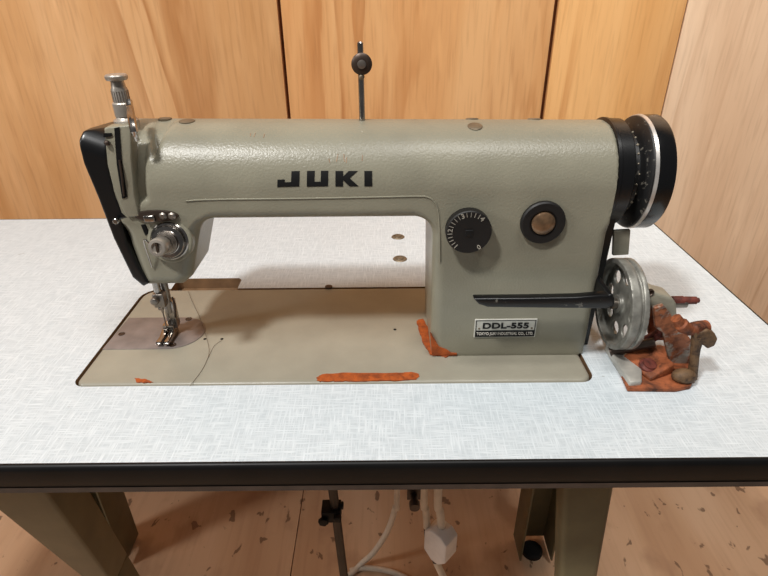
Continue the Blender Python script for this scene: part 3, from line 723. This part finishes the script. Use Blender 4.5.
cd = thing('power_cord', 'cream power cord hanging under the table with white plug', 'cord', (.36,.15,-.43))
MB().tube(spline([PY(438,478,.15)[:2]+(-.0268,), PY(438,491,.15), PY(440,512,.15), PY(442,530,.15)], 6), .0062, 12).build('cable', M['cord'], cd)
MB().tube(spline([PY(424,478,.16)[:2]+(-.0268,), PY(424,491,.16), PY(426,510,.16), PY(427,527,.16)], 6), .0058, 12).build('cable', M['cord'], cd)
meta(MB().tube(spline([PY(427,526,.16), PY(428,538,.16), PY(433,555,.16), PY(436,562,.16)], 6), .0052, 12).build('sleeve', M['cable_black'], cd), 'dark tape sleeve')
bt = PY(436,561,.16); MB().tube(spline([bt, PY(440,570,.16), PY(446,582,.16), (.40,.17,-.60), (.43,.2,-.72), (.50,.24,-.744)], 6), .0058, 12).build('cable', M['cord'], cd)
c = np.array(PY(440.5,541,.148))
pg = [(-.021,-.022),(-.006,-.036),(.008,-.036),(.021,-.020),(.021,.020),(.010,.031),(-.010,.031),(-.021,.020)]
ca, sa = math.cos(-.75), math.sin(-.75)
rot = lambda x, y, z: (c[0]+x*ca-y*sa, c[1]+x*sa+y*ca, c[2]+z)
mb = MB().hexa([rot(x, -.015, z) for x, z in pg], [rot(x, .015, z) for x, z in pg])
meta(mb.build('plug', M['plug'], cd, bevel=.0025, seg=3), 'white plastic plug')

f = lambda px, py: PZ(px, py, -.7445)
c1 = MB().tube(spline([PY(397,480,.30)[:2]+(-.0268,), PY(397,491,.30), PY(395,508,.30), PY(388,530,.30), PY(374,552,.31), np.array(f(362,566))+[0,0,.01], f(352,573), f(344,577), f(330,584)], 7), .0058, 12).build('power_cord', M['cord'], origin=(.33,.3,-.74))
meta(c1, 'cream cord curving from under the table down to the floor beside the treadle rod', 'cord')
c2 = MB().tube(spline([f(350,571), f(362,568), f(378,569), f(392,572), f(404,577), f(412,584)], 6), .0058, 12).build('power_cord', M['cord'], origin=(.33,.3,-.74))
meta(c2, 'cream cord lying flat on the wooden floor', 'cord')

th = MB().tube(spline([PZ(188,291,.0014), PZ(193,303,.0014), PZ(200,318,.0022), PZ(206,336,.0016), PZ(209,352,.0012), PZ(203,368,.0012), PZ(190,386,.0012)], 8), .00024, 6)
th.tube(spline([PZ(222,340,.0013), PZ(214,346,.0012), PZ(208,358,.0012)], 6), .0002, 6)
meta(th.build('loose_thread', M['thread'], origin=(.09,.06,0)), 'thin dark loose thread lying curved on the beige machine bed', 'thread')

# ================================================================== lift so that the floor is at z = 0
for o in ROOTS: o.location.z += H
# ------------------------------------------------------------------ light
def area(name, loc, target, size, power, col, shape='DISK'):
    l = bpy.data.lights.new(name, 'AREA'); l.shape = shape; l.size = size; l.energy = power; l.color = col
    o = bpy.data.objects.new(name, l); C.objects.link(o); o.location = loc
    o.rotation_euler = (Vector(target)-Vector(loc)).to_track_quat('-Z', 'Y').to_euler(); return o
area('ceiling_lamp', (-.42,-.74,H+1.75), (.3,.1,H), .20, 30, (1,.985,.96))
area('overhead_fill', (.62,-.42,H+1.85), (.5,.1,H), .5, 12, (1,.985,.96))  # added unseen fill, widens the highlight along the top of the arm
area('room_lamp', (-2.3,-.95,H+1.35), (.3,.2,H-.2), .5, 22, (1,.98,.95))
sl = bpy.data.lights.new('wall_fill_spot', 'SPOT'); sl.energy = 56; sl.spot_size = math.radians(58); sl.spot_blend = 1; sl.shadow_soft_size = .12; sl.color = (1,.98,.94)  # added unseen spot that brightens the right-hand wall panels
so = bpy.data.objects.new('wall_fill_spot', sl); C.objects.link(so); so.location = (.95,-.25,H+1.7); so.rotation_euler = (Vector((1.0,.6,H+.12))-so.location).to_track_quat('-Z', 'Y').to_euler()
w = bpy.data.worlds.new('room_light'); bpy.context.scene.world = w; w.use_nodes = True
w.node_tree.nodes['Background'].inputs[0].default_value = (.97,.98,1,1); w.node_tree.nodes['Background'].inputs[1].default_value = .09

# ------------------------------------------------------------------ camera
cam = bpy.data.cameras.new('camera'); co = bpy.data.objects.new('camera', cam); C.objects.link(co)
cam.sensor_width = 36; cam.sensor_fit = 'HORIZONTAL'; cam.lens = FPX/768*36; cam.clip_start = .01
R3 = Matrix((AX[0], AX[1], -AX[2])).transposed(); co.matrix_world = Matrix.Translation((CAM[0], CAM[1], CAM[2]+H)) @ R3.to_4x4()
sc = bpy.context.scene; sc.camera = co
vs_ = sc.view_settings; vs_.view_transform = 'Standard'; vs_.look = 'None'; vs_.gamma = 1; vs_.exposure = .12; vs_.use_curve_mapping = False
